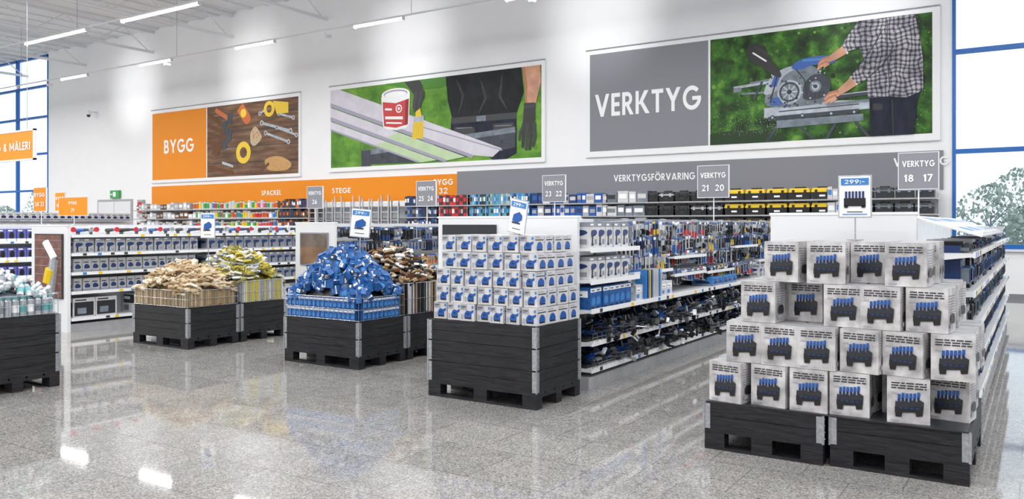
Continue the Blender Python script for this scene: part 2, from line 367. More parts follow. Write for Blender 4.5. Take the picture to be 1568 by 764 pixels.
# ---------------------------------------------------------------- posters
def cat(pts,n=5):
    out=[]; N=len(pts)
    for i in range(N):
        p0,p1,p2,p3=[Vector(pts[(i+k-1)%N]) for k in range(4)]
        for j in range(n):
            t=j/n
            out.append(tuple(.5*((2*p1)+(-p0+p2)*t+(2*p0-5*p1+4*p2-p3)*t*t+(-p0+3*p1-3*p2+p3)*t**3)))
    return out
class Print:
    def __init__(s,b,X0,Z0,W,H,Y): s.b=b; s.X0=X0; s.Z0=Z0; s.W=W; s.H=H; s.Y=Y; s.step=.00016
    def c(s,u,v): return min(max(u,0),1)*s.W, min(max(v,0),1)*s.H
    def raw(s,pts,m):
        s.Y-=s.step; y=s.Y
        s.b.poly([(s.X0+p[0],y,s.Z0+p[1]) for p in pts],m)
    def P(s,pts,m,smooth=False):
        if smooth: pts=cat(pts)
        s.raw([s.c(*p) for p in pts],m)
    def circ(s,u,v,r,m,n=24,sx=1):
        s.raw([(min(max(u*s.W+r*sx*math.cos(2*math.pi*i/n),0),s.W),min(max(v*s.H+r*math.sin(2*math.pi*i/n),0),s.H)) for i in range(n)],m)
    def stroke(s,pts,rads,m):
        q=[Vector((p[0]*s.W,p[1]*s.H)) for p in pts]
        if not isinstance(rads,(list,tuple)): rads=[rads]*len(q)
        L=[];Rr=[]
        for i,p in enumerate(q):
            d=(q[min(i+1,len(q)-1)]-q[max(i-1,0)]).normalized(); n=Vector((-d.y,d.x))
            L.append(p+n*rads[i]); Rr.append(p-n*rads[i])
        end=[]
        d=(q[-1]-q[-2]).normalized(); n=Vector((-d.y,d.x))
        for a in (45,90,135):
            t=math.radians(a); end.append(q[-1]+n*rads[-1]*math.cos(t)+d*rads[-1]*math.sin(t))
        pts=[(min(max(p.x,0),s.W),min(max(p.y,0),s.H)) for p in L+end+Rr[::-1]]
        s.raw(pts,m)
def board(b,x0,x1,z0,z1):
    b.bx(x0,x1,YW-.06,YW,z0,z1,M_whiteS)
    b.cyl((x0,YW-.05,z1),(x1,YW-.05,z1),.025,M_steel,8); b.cyl((x0,YW-.05,z0),(x1,YW-.05,z0),.02,M_white,8)
YP=YW-.063
M_fo=[mat('print_leaf_%d'%i,h,.6) for i,h in enumerate(['#2a551c','#1a3614','#46802a','#36642a','#6c9a3d','#122508'])]
M_m1=mat('print_machine_light','#b3bcc7',.5,noise=.3,nscale=4); M_m2=mat('print_machine_mid','#78838f',.5,noise=.4,nscale=4); M_m3=mat('print_machine_dark','#363d48',.5,noise=.4,nscale=4)
M_spray=mat('print_sawdust','#c9d2bd',.6)
# --- tools poster
b=MB(); board(b,-11.0,-1.9,3.56,6.63)
b.bx(-10.87,-7.36,YP-.002,YP+.01,3.72,6.5,M_grey)
P=Print(b,-7.30,3.72,5.24,2.78,YP); P.P([(0,0),(1,0),(1,1),(0,1)],M_foli)
P.step=.00003
for i in range(70):
    P.circ(U(0,.72),U(0,1),U(.02,.06),random.choice(M_fo),10)
for i in range(500):
    P.circ(U(0,.74)if i%4 else U(.9,1),U(0.02,.98),U(.008,.022),random.choice(M_fo),5)
P.step=.00016
P.P([(0,0),(.35,0),(.33,.08),(.16,.12),(0,.1)],M_fo[1],True)
for a,c in (((.36,.2),(.28,.0)),((.40,.2),(.50,.0)),((.62,.2),(.56,0)),((.66,.2),(.74,0))): P.stroke([a,c],.035,M_m3)
P.P([(.33,.12),(.72,.14),(.72,.20),(.33,.19)],M_m2)
P.P([(.27,.22),(.78,.24),(.78,.31),(.60,.33),(.27,.31)],M_m1)
P.P([(.29,.19),(.70,.21),(.70,.245),(.29,.23)],M_m3)
for u in (.31,.45,.58,.68): P.circ(u,.22,.06,M_m3,12); P.circ(u,.22,.03,M_m1,10)
P.stroke([(.12,.52),(.32,.55)],.035,M_m1); P.stroke([(.12,.50),(.15,.50)],.06,M_m2); P.stroke([(.20,.555),(.34,.575)],.02,M_m2)
P.stroke([(.16,.46),(.33,.45)],.025,M_m2); P.stroke([(.22,.40),(.26,.55)],.03,M_m3)
P.stroke([(.56,.36),(.80,.38)],.055,M_m3); P.stroke([(.56,.30),(.76,.31)],.035,M_m2); P.stroke([(.58,.375),(.78,.392)],.012,M_m1)
P.P([(.30,.32),(.28,.46),(.31,.58),(.38,.66),(.46,.68),(.53,.60),(.55,.45),(.54,.32)],M_m2,True)
P.P([(.27,.44),(.30,.58),(.37,.66),(.43,.66),(.36,.58),(.33,.46)],M_m1,True)
P.circ(.39,.44,.30,M_m1); P.circ(.39,.44,.25,M_m3); P.circ(.39,.44,.2,M_m2)
for i in range(8):
    a=i*.785; P.stroke([(.39,.44),(.39+.035*math.cos(a),.44+.066*math.sin(a))],.018,M_m1)
P.circ(.39,.44,.06,M_black)
P.P([(.46,.36),(.56,.38),(.575,.52),(.51,.58),(.46,.50)],M_m3,True); P.circ(.51,.47,.14,M_m2); P.circ(.51,.47,.09,M_m1); P.circ(.51,.47,.05,M_m3)
for i in range(5): P.stroke([(.47+.018*i,.37),(.475+.018*i,.42)],.008,M_black)
P.P([(.40,.655),(.44,.72),(.55,.735),(.60,.69),(.58,.655),(.50,.66),(.44,.63)],M_blue,True)
P.stroke([(.45,.71),(.55,.705)],.03,M_blueL); P.P([(.30,.50),(.33,.50),(.35,.60),(.32,.60)],M_blue)
P.P([(.30,.33),(.36,.33),(.34,.40),(.30,.40)],M_blue); P.stroke([(.34,.27),(.70,.285)],.012,M_dark)
P.stroke([(.34,.64),(.32,.50),(.30,.36)],.018,M_black); P.stroke([(.42,.64),(.46,.54),(.47,.40)],.014,M_black)
P.step=.00004
for i in range(60): P.circ(U(.28,.56),U(.3,.62),U(.01,.035),random.choice([M_m1,M_m3,M_blueD,M_black,M_m1,M_m3]),8)
P.step=.00016
P.P([(.19,.86),(.22,.92),(.27,.87),(.30,.76),(.345,.64),(.35,.58),(.31,.61),(.25,.70),(.20,.76)],M_black,True)
P.stroke([(.215,.83),(.28,.74)],.02,M_txtL); P.stroke([(.23,.88),(.30,.78)],.02,M_dark)
P.step=.00002
for i in range(320):
    P.circ(.02+.33*R()**.7,.06+.36*R()*R()+U(0,.1),U(.003,.009),M_spray,4)
P.step=.00016
P.P([(.745,.36),(.95,.36),(.925,.0),(.75,.0)],M_asph); P.stroke([(.84,.30),(.845,0)],.015,M_black); P.P([(.76,.28),(.80,.27),(.80,.22),(.76,.22)],M_black)
P.P([(.70,.97),(.69,1),(.93,1),(.95,.85),(.965,.60),(.965,.36),(.90,.31),(.82,.33),(.74,.33),(.735,.45),(.745,.58),(.72,.68),(.70,.80)],M_plaid)
P.P([(.70,1),(.66,.90),(.62,.78),(.645,.745),(.69,.76),(.74,.86),(.76,1)],M_plaid)
P.stroke([(.615,.77),(.65,.735)],.03,M_txtL)
P.stroke([(.64,.765),(.60,.72),(.565,.69)],[.11,.09,.065],M_skin)
for i in range(4): P.stroke([(.575-.004*i,.715-.018*i),(.545-.004*i,.705-.022*i),(.528-.002*i,.675-.018*i)],[.033,.03,.024],M_skin if i%2 else M_skinD)
P.stroke([(.572,.66),(.552,.635)],[.03,.026],M_skin)
P.P([(.80,.90),(.77,.78),(.70,.60),(.655,.50),(.69,.455),(.74,.50),(.80,.60),(.86,.75),(.86,.88)],M_plaid,True)
P.stroke([(.655,.50),(.69,.455)],.03,M_txtL)
P.stroke([(.68,.485),(.64,.43),(.605,.385)],[.12,.095,.07],M_skin)
for i in range(4): P.stroke([(.612-.004*i,.41-.018*i),(.575-.002*i,.40-.022*i),(.555,.365-.018*i)],[.036,.032,.025],M_skin if i%2 else M_skinD)
P.stroke([(.605,.35),(.58,.32)],[.033,.026],M_skin)
P.stroke([(.82,.98),(.82,.70),(.83,.40)],.01,M_txt); P.P([(.865,.75),(.915,.75),(.915,.64),(.865,.65)],M_plaid)
P.stroke([(.80,.90),(.76,.76),(.705,.62)],.012,M_txt); P.stroke([(.74,.50),(.80,.60),(.85,.72)],.014,M_txt)
pt=b.obj('banner_poster'); text('VERKTYG',-9.13,YP-.005,5.02,3.15,M_txtL,pt,.64)
# --- painting poster
b=MB(); board(b,-21.35,-12.38,3.5,6.55)
P=Print(b,-21.25,3.64,8.75,2.76,YP); P.P([(0,0),(1,0),(1,1),(0,1)],M_grass)
M_gr=[mat('print_grass_%d'%i,h,.6) for i,h in enumerate(['#4f8328','#6aa13a','#416d22','#80b04c'])]
P.step=.00003
for i in range(500):
    u,v=U(0,1),U(0,.95); P.stroke([(u,v),(u+U(-.005,.005),v+U(.02,.06))],.008,random.choice(M_gr))
P.step=.00016
M_pl=mat('print_plank_white','#d6d3de',.5,noise=.1,nscale=2); M_pl2=mat('print_plank_shade','#a19fb3',.5); M_pg=mat('print_plank_green','#bdd6aa',.5,noise=.1,nscale=2)
P.P([(.3,1),(.6,1),(.6,.9),(.5,.88),(.4,.93)],M_fo[2],True)
P.P([(.615,.50),(.86,.50),(.90,.45),(.90,.06),(.86,.0),(.80,.0),(.74,.12),(.66,.10),(.61,.12)],M_asph)
P.P([(.59,1),(.92,1),(.93,.72),(.90,.50),(.62,.50),(.60,.72)],M_tee)
for pts in ([(.64,.95),(.67,.75),(.65,.56)],[(.75,.9),(.77,.7),(.74,.54)],[(.84,.92),(.83,.7),(.86,.56)]): P.stroke(pts,[.02,.05,.015],M_black)
P.P([(.615,.44),(.90,.44),(.90,.51),(.615,.51)],M_dark); P.P([(.73,.445),(.77,.445),(.77,.505),(.73,.505)],M_m2)
P.P([(.63,.40),(.72,.38),(.73,.14),(.63,.15)],M_dark); P.P([(.80,.40),(.89,.40),(.89,.14),(.81,.14)],M_dark)
for (u,v) in ((.64,.385),(.81,.375)): P.stroke([(u,v),(u+.07,v-.005)],.012,M_m2)
for (u,v) in ((.66,.30),(.85,.28)): P.stroke([(u,v),(u+.05,v+.01)],.03,M_m3)
P.stroke([(.96,1.1),(.97,.82),(.955,.55)],[.32,.27,.17],M_skin); P.stroke([(.93,1.0),(.94,.8),(.94,.6)],[.04,.05,.03],M_skinD)
P.stroke([(.955,.60),(.95,.35)],[.2,.22],M_black)
for i in range(4): P.stroke([(.930+.014*i,.38),(.928+.016*i,.22),(.926+.014*i,.08+.03*abs(i-1.5))],[.06,.055,.045],M_dark if i%2 else M_black)
P.stroke([(.93,.36),(.915,.28),(.912,.2)],[.05,.045,.035],M_dark); P.stroke([(.935,.56),(.975,.56)],.04,M_m3)
P.P([(.17,.02),(.17,.2),(.895,.35),(.895,.12),(.6,.02)],M_m3); P.P([(.17,.13),(.17,.2),(.895,.35),(.895,.29)],M_m2)
for i in range(9): P.circ(.2+.08*i,.10+.012*i,.05,M_black,10)
P.P([(.17,.0),(.22,.0),(.22,.2),(.17,.2)],M_m3)
P.P([(0,1),(.05,1),(.84,.12),(.80,.03),(.72,.06),(.0,.84)],M_pl)
P.P([(0,.84),(.72,.06),(.71,.03),(.0,.79)],M_pl2)
P.P([(0,.78),(.68,.05),(.60,.02),(.0,.66)],M_pl); P.P([(.36,.385),(.68,.05),(.60,.02),(.30,.345)],M_pg)
P.P([(0,.66),(.60,.02),(.585,.0),(.0,.61)],M_pl2)
P.P([(0,.60),(.52,.06),(.46,.03),(.0,.50)],M_pl); P.P([(.30,.29),(.55,.03),(.47,.01),(.24,.26)],M_pg)
P.stroke([(.0,.495),(.46,.02)],.03,M_pl2); P.stroke([(.45,.46),(.84,.10)],.02,M_pl2)
P.P([(.275,.84),(.285,.48),(.30,.44),(.35,.42),(.40,.44),(.415,.48),(.42,.86)],M_whiteS)
P.P([(.282,.78),(.29,.48),(.35,.45),(.41,.48),(.415,.79),(.35,.75)],M_red)
P.P([(.395,.47),(.41,.48),(.415,.79),(.398,.77)],mat('print_red_shade','#8f171c',.5))
P.circ(.348,.86,.2,M_whiteS,24,3.1); P.circ(.348,.865,.14,M_pl2,24,3.8); P.circ(.348,.855,.11,M_whiteS,24,4.4)
P.circ(.365,.68,.14,M_txtL); P.circ(.365,.68,.1,M_red); P.circ(.365,.68,.05,M_txtL)
P.P([(.295,.60),(.385,.58),(.385,.545),(.296,.565)],M_txtL); P.P([(.30,.53),(.38,.51),(.38,.49),(.30,.51)],M_txtL)
P.P([(.295,.70),(.33,.69),(.33,.665),(.295,.675)],M_txtL)
P.P([(.44,.50),(.485,.50),(.487,.36),(.485,.30),(.43,.30),(.434,.40)],M_yel)
for i in range(6): P.stroke([(.437+.008*i,.48),(.436+.009*i,.31)],.006,mat('bristle_shade','#b5902a',.6))
P.P([(.438,.50),(.488,.50),(.488,.57),(.438,.57)],M_m1)
P.stroke([(.463,.56),(.458,.70),(.45,.86)],[.13,.07,.1],M_yel)
P.stroke([(.43,1.05),(.455,.90),(.47,.80)],[.35,.24,.18],M_black)
for i in range(4): P.stroke([(.485-.012*i,.86),(.475-.012*i,.74-.02*i),(.462-.006*i,.66-.01*i)],[.07,.06,.045],M_dark if i%2 else M_black)
b.obj('banner_poster')
# --- construction poster
b=MB(); board(b,-31.98,-22.83,3.4,6.5)
b.bx(-31.88,-28.26,YP-.002,YP+.01,3.52,6.35,M_orange)
P=Print(b,-28.2,3.52,5.28,2.83,YP); P.P([(0,0),(1,0),(1,1),(0,1)],M_ptable)
for v in (.2,.42,.64,.85): P.P([(0,v),(1,v-.02),(1,v-.03),(0,v-.012)],M_black)
def wr(u,v,u2,v2,r):
    P.stroke([(u,v),(u2,v2)],r,M_m1)
    for (a,c) in ((u,v),(u2,v2)): P.circ(a,c,r*2.1,M_m1,14); P.circ(a,c,r*1.0,M_ptable,8)
wr(.62,.70,.92,.56,.05); wr(.66,.56,.90,.42,.045); wr(.80,.80,.95,.73,.04); wr(.60,.83,.74,.93,.04); wr(.78,.62,.98,.50,.04)
P.stroke([(.38,.95),(.46,.78)],.22,M_org); P.circ(.42,.86,.17,M_yel)
P.circ(.70,.88,.30,M_yel); P.circ(.70,.88,.15,M_ptable); P.P([(.74,.98),(.90,.94),(.90,.80),(.78,.80)],M_yel)
P.circ(.42,.32,.43,M_yel); P.circ(.42,.32,.21,M_ptable)
P.P([(.50,.45),(.50,.58),(.55,.66),(.60,.58),(.62,.50),(.57,.42),(.53,.40)],M_beige,True)
for i in range(10): P.circ(U(.51,.6),U(.45,.6),.03,M_org,8)
for (a,c,d,e) in ((.02,.90,.20,.70),(.0,.75,.22,.60),(.02,.60,.25,.55),(.05,.40,.25,.55),(.10,.95,.26,.80),(.0,.5,.2,.45)):
    P.stroke([(a,c),(d,e)],.09,random.choice([M_org,M_brown,M_brown])); P.P([(d-.02,e-.08),(d+.03,e-.06),(d+.04,e+.08),(d-.02,e+.07)],M_m3)
P.P([(.05,.33),(.12,.50),(.20,.48),(.12,.28)],M_brown)
P.stroke([(.02,.15),(.3,.05)],.08,M_brown); P.stroke([(.18,.2),(.3,.14)],.05,M_m1)
P.P([(.66,.20),(.80,.24),(.93,.14),(.88,.05),(.70,.06)],M_wood,True); P.stroke([(.70,.15),(.60,.04)],.06,M_brown)
for i in range(40): P.circ(U(.3,.97),U(.03,.3),.018,M_m2,6)
pt=b.obj('banner_poster'); text('BYGG',-30.05,YP-.005,4.9,2.0,M_txtL,pt,.56)
# --- long header band
b=MB(); b.bx(-31.95,-15.65,YW-.05,YW,2.43,3.25,M_orange); b.bx(-15.65,-1.84,YW-.05,YW,2.43,3.32,M_grey)
pt=b.obj('aisle_header_band')
yb=YW-.056
text('SPACKEL',-24.4,yb,2.83,1.1,M_txtL,pt,.18); text('STEGE',-20.75,yb,2.83,.9,M_txtL,pt,.18)
text('BYGG',-16.2,yb,3.0,.8,M_txtL,pt,.19); text('32',-16.2,yb,2.72,.36,M_txtL,pt,.19)
text('VERKTYGSFÖRVARING',-8.92,yb,2.93,2.4,M_txtL,pt,.19); text('VERKTYG',-2.3,yb,3.08,1.15,M_txtL,pt,.2)

# ---------------------------------------------------------------- generic goods
def facepts(w,d,h,side,pts):
    e=.0008; o=[]
    for a,c in pts:
        if side==0: o.append((-w/2+a*w,-d/2-e,c*h))
        elif side==1: o.append((w/2+e,-d/2+a*d,c*h))
        elif side==2: o.append((w/2-a*w,d/2+e,c*h))
        else: o.append((-w/2-e,d/2-a*d,c*h))
    return o
def rect(a,c,e,g): return [(a,c),(e,c),(e,g),(a,g)]
def carton(b,M,w,d,h,body,front,sidep=None,sides=(0,1,3)):
    b.box((0,0,h/2),(w,d,h),body,M)
    for s in sides:
        pr=front if s in (0,2) else (sidep if sidep is not None else front)
        for i,(pts,m) in enumerate(pr):
            q=facepts(w,d,h,s,pts)
            if i: 
                ax=(0,-1,0) if s==0 else (1,0,0) if s==1 else (0,1,0) if s==2 else (-1,0,0)
                q=[(p[0]+ax[0]*.0002*i,p[1]+ax[1]*.0002*i,p[2]) for p in q]
            b.poly(q,m,M)
def textlines(n,x0,x1,y1,dy,th,m):
    o=[]
    for i in range(n):
        x=x0
        while x<x1:
            e=min(x+U(.08,.2),x1); o.append((rect(x,y1-i*dy,e,y1-i*dy+th),m)); x=e+.03
    return o
F_sander=[(rect(.0,.62,.5,.97),M_cartg),(rect(.06,.80,.40,.86),M_txt),(rect(.06,.72,.30,.755),M_blue),
 (cat([(.30,.20),(.34,.48),(.50,.62),(.72,.58),(.93,.66),(.94,.52),(.80,.42),(.78,.22)],3),M_blue),
 (rect(.32,.12,.80,.22),M_black),(cat([(.42,.38),(.5,.5),(.64,.46),(.62,.34)],2),M_blueD),(rect(.82,.74,.95,.90),M_blueL),(rect(.06,.1,.22,.4),M_cartg)]
F_sanderS=[(rect(.1,.7,.9,.76),M_txt),(cat([(.25,.18),(.3,.5),(.5,.62),(.75,.5),(.78,.2)],3),M_blue),(rect(.25,.12,.8,.2),M_black),(rect(.1,.84,.6,.9),M_cartg)]
def F_bin():
    o=textlines(3,.10,.92,.88,.055,.03,M_txt)
    for i in range(6):
        x=.25+.09*i; y=.60+U(-.01,.02)+.01*i
        o.append((rect(x,.46,x+.06,y),M_blueD)); o.append((rect(x+.004,y-.05,x+.072,y+.055),M_blue)); o.append((rect(x+.02,.50,x+.04,y-.06),M_black))
    o.append(([(.18,.24),(.84,.28),(.86,.50),(.76,.55),(.70,.50),(.60,.53),(.52,.48),(.36,.51),(.28,.46),(.20,.50)],M_dark))
    o.append(([(.20,.14),(.34,.14),(.36,.24),(.66,.26),(.68,.17),(.83,.19),(.84,.40),(.18,.36)],M_black))
    for i in range(4): o.append((rect(.28+.13*i,.33,.36+.13*i,.37),M_blueD))
    o.append((rect(.10,.66,.24,.69),M_cartg)); o.append((rect(.08,.05,.3,.08),M_cartg))
    return o
FB=[F_bin() for _ in range(3)]
FBS=[textlines(7,.12,.88,.82,.06,.022,M_cartG2)+[(rect(.15,.10,.5,.2),M_cartg),(cat([(.25,.24),(.3,.42),(.7,.42),(.74,.22)],2),M_dark)] for _ in range(2)]
F_drill=[(rect(0,.82,1,1),M_cartG2),(rect(.08,.87,.5,.94),M_txtL),(cat([(.2,.45),(.22,.68),(.75,.7),(.92,.6),(.75,.5),(.5,.46)],3),M_blueD),([(.28,.48),(.45,.48),(.42,.18),(.24,.18)],M_black),(rect(.2,.1,.5,.2),M_blueD),(rect(.6,.15,.9,.35),M_cartG2)]
F_generic=[(rect(0,0,1,.2),M_cartG2),(rect(.1,.7,.7,.78),M_txt),(cat([(.2,.3),(.25,.55),(.5,.62),(.8,.5),(.8,.3)],3),M_blueD),(rect(.55,.34,.85,.46),M_dark)]
F_blue=[(rect(.1,.55,.9,.85),M_txtL),(rect(.2,.63,.7,.68),M_blueD),(rect(.1,.15,.55,.4),M_blueL)]
F_blue2=[(rect(.0,.78,1,.95),M_txtL),(rect(.15,.83,.7,.88),M_blueD),(cat([(.2,.2),(.25,.5),(.7,.55),(.8,.25)],2),M_blueL),(rect(.1,.04,.6,.12),M_black)]
F_dk=[(rect(.06,.5,.94,.95),M_dark),(rect(.12,.7,.6,.85),M_txtL),(rect(.1,.1,.5,.4),M_m2)]
F_purple=[(rect(0,.0,1,.25),M_txtL),(cat([(.25,.3),(.3,.7),(.7,.75),(.75,.3)],2),M_black),(rect(.1,.82,.6,.92),M_txtL)]

def pallet_box(x0,x1,y0,y1,n):
    b=MB(); W=x1-x0; D=y1-y0
    for y in (y0+.05,(y0+y1)/2,y1-.05): b.bx(x0,x1,y-.05,y+.05,0,.022,M_stain)
    for x in (x0+.0725,(x0+x1)/2,x1-.0725):
        for y in (y0+.05,(y0+y1)/2,y1-.05): b.bx(x-.0725,x+.0725,y-.05,y+.05,.022,.1,M_stain)
        b.bx(x-.0725,x+.0725,y0,y1,.1,.122,M_stain)
    k=5
    for i in range(k):
        yy=y0+.0725+(D-.145)*i/(k-1); b.bx(x0,x1,yy-.0725,yy+.0725,.122,.144,M_stain)
    for i in range(n):
        z=.144+.195*i; z1=z+.191; t=.02
        for (za,zb) in ((z,z+.094),(z+.097,z1)):
            b.bx(x0,x1,y0,y0+t,za,zb,M_stain); b.bx(x0,x1,y1-t,y1,za,zb,M_stain)
            b.bx(x0,x0+t,y0+t,y1-t,za,zb,M_stain); b.bx(x1-t,x1,y0+t,y1-t,za,zb,M_stain)
        for cx,sx in ((x0,1),(x1,-1)):
            for cy,sy in ((y0,1),(y1,-1)):
                def B(xa,xb,ya,yb,za,zb,m=M_steel):
                    b.bx(min(xa,xb),max(xa,xb),min(ya,yb),max(ya,yb),za,zb,m)
                B(cx-sx*.002,cx+sx*.042,cy-sy*.004,cy,z+.006,z1-.006); B(cx-sx*.004,cx,cy-sy*.002,cy+sy*.042,z+.006,z1-.006)
                b.cyl((cx-sx*.003,cy-sy*.003,z),(cx-sx*.003,cy-sy*.003,z1),.009,M_steel,8)
                for q in (.03,.075,.12,.165):
                    b.cyl((cx+sx*.03,cy-sy*.003,z+q),(cx+sx*.03,cy-sy*.009,z+q),.006,M_steel,6)
                    b.cyl((cx-sx*.003,cy+sy*.03,z+q),(cx-sx*.009,cy+sy*.03,z+q),.006,M_steel,6)
    zt=.144+.195*n
    b.bx(x0+.02,x1-.02,y0+.02,y1-.02,zt-.03,zt-.006,M_stain)
    b.obj('pallet_collar_box')
    return zt
zA=pallet_box(-4.88,-3.68,6.08,6.88,3)
zB1=pallet_box(-2.04,-1.22,5.73,6.93,1)
zB2=pallet_box(-1.18,-.36,5.76,6.96,1)
zC=pallet_box(-7.56,-6.36,6.69,7.49,2)
pallet_box(-7.56,-6.36,7.53,8.33,2)
zD=pallet_box(-10.46,-9.26,6.58,7.38,2)
pallet_box(-10.46,-9.26,7.42,8.22,2)
zE=pallet_box(-9.49,-8.29,3.62,4.42,3)

# sander carton stack (5 staggered tiers)
b=MB(); th=.160; z=zA
for t in range(5):
    ins=.015+.014*t; x0,x1,y0,y1=-4.88+ins,-3.68-ins*.9,6.08+ins,6.88-ins*.4
    nx=7 if t<3 else 6; ny=4; cw=(x1-x0)/nx; cd=(y1-y0)/ny
    for i in range(nx):
        for j in range(ny):
            if t<4 and 0<i<nx-1 and 0<j<ny-1: continue
            w=cw-U(.008,.03); d=cd-U(.004,.016)
            M=T(x0+(i+.5)*cw+U(-.006,.006)+(.02 if t%2 else 0)*(0 if i==nx-1 else 1),y0+(j+.5)*cd+(U(0,.04) if j==0 else 0),z)@RZ(U(-5,5))
            if t%2 and i==nx-1: M=M@T(.015,0,0)
            carton(b,M,w,d,th-.002-U(0,.006),M_cart,F_sander,F_sanderS,(0,1))
    z+=th
    if t<4: b.bx(x0+.1,x1-.1,y0+.1,y1-.1,z-th,z-.002,M_cartg)
b.obj('sander_carton_stack')
# organiser carton stack
b=MB(); hh=.290; z=zB2+.004
b.bx(-2.03,-.37,5.74,6.93,zB1-.004,z,M_dark)
tiers=[(-2.02,-.36,5.775,6),(-1.93,-.34,5.80,6),(-1.80,-.46,5.86,5),(-1.66,-.58,5.90,4)]
for t,(x0,x1,y0,nx) in enumerate(tiers):
    cw=(x1-x0)/nx; ny=5 if t<3 else 4; cd=.222
    for i in range(nx):
        for j in range(ny):
            if t==2 and i==1 and j==0: continue
            if t==0 and i==5 and j==0: continue
            if t==3 and i==2 and j in(0,): continue
            if t<3 and 0<i<nx-1 and 1<j<ny-1 and t<2: continue
            sh=U(-.02,.02)
            w=.25; d=.2
            M=T(x0+(i+.5)*cw+sh,y0+.1+j*cd+U(-.015,.035),z)@RZ(U(-12,9))
            if t==0 and i==4 and j==0: M=T(.07,0,0)@M
            carton(b,M,w,d,hh-.003,M_wrap,FB[(i+t)%3],FBS[(i+j)%2],(0,1))
            b.poly([(-w/2,-d/2,hh-.0025),(w/2,-d/2,hh-.0025),(w/2,d/2,hh-.0025),(-w/2,d/2,hh-.0025)],M_cartg,M)
    z+=hh
b.obj('organiser_carton_stack')

def cage(b,x0,x1,y0,y1,z0,z1,st=.075):
    r=.0028
    for z in (z0+.01,(z0+z1)/2,z1):
        rr=.0045 if z==z1 else r
        for p,q in (((x0,y0),(x1,y0)),((x1,y0),(x1,y1)),((x1,y1),(x0,y1)),((x0,y1),(x0,y0))):
            b.cyl((*p,z),(*q,z),rr,M_chrome,5)
    n=int((x1-x0)/st)
    for i in range(n+1):
        x=x0+(x1-x0)*i/n
        for y in (y0,y1): b.cyl((x,y,z0),(x,y,z1),r,M_chrome,4)
    n=int((y1-y0)/st)
    for i in range(1,n):
        y=y0+(y1-y0)*i/n
        for x in (x0,x1): b.cyl((x,y,z0),(x,y,z1),r,M_chrome,4)
def hfun(x,y,a,bb,H,p=1.5):
    t=(abs(x/a)**2.6+abs(y/bb)**2.6)**(1/2.6)
    return H*max(0,1-t**p)
def mound(b,cx,cy,a,bb,z0,H,m,p=1.5,n=14):
    vs=[];fs=[]
    for i in range(n+1):
        for j in range(n+1):
            x=-a+2*a*i/n; y=-bb+2*bb*j/n
            vs.append((cx+x,cy+y,z0+hfun(x,y,a,bb,H,p)-.02))
    for i in range(n):
        for j in range(n):
            k=i*(n+1)+j; fs.append((k,k+n+1,k+n+2,k+1))
    b.add(vs,fs,m)
# blue carton pile
b=MB(); x0,x1,y0,y1=-7.55,-6.37,6.70,7.48; z0=zC
w,d,h=.068,.05,.125
cage(b,x0,x1,y0,y1,z0-.002,z0+.26)
for lv in range(2):
    n=int((x1-x0-.03)/w)
    for i in range(n):
        for y in (y0+.035,y1-.035):
            carton(b,T(x0+.02+(i+.5)*w,y,z0+lv*h)@RZ(U(-3,3)),w-.004,d,h-.003,M_bluebox,F_blue2,F_blue,(0,))
    n=int((y1-y0-.12)/w)
    for i in range(n):
        for x in (x0+.035,x1-.035):
            carton(b,T(x,y0+.08+(i+.5)*w,z0+lv*h)@RZ(90+U(-3,3)),w-.004,d,h-.003,M_bluebox,F_blue2,F_blue,(0,))
cx,cy=(x0+x1)/2,(y0+y1)/2; b.bx(x0+.07,x1-.07,y0+.07,y1-.07,z0,z0+.24,M_blueD)
mound(b,cx,cy,.57,.37,z0+.23,.46,M_black,1.7)
F_pl1=[(rect(.05,.55,.95,.95),M_txt),(rect(.12,.74,.7,.86),M_txtL),(rect(.12,.62,.5,.68),M_txtL),(cat([(.2,.1),(.25,.4),(.7,.45),(.8,.15)],2),M_blueL)]
for i in range(400):
    x=U(-.55,.55); y=U(-.35,.35); hz=hfun(x,y,.6,.4,.5,1.7)
    carton(b,T(cx+x,cy+y,z0+.26+hz+U(-.02,.06))@RR()@T(0,0,-.07),.095,.06,.145,M_bluebox,random.choice([F_pl1,F_blue2,F_pl1,F_blue]),random.choice([F_blue,F_dk,F_pl1]),(0,1,2,3))
b.obj('blue_carton_pile')

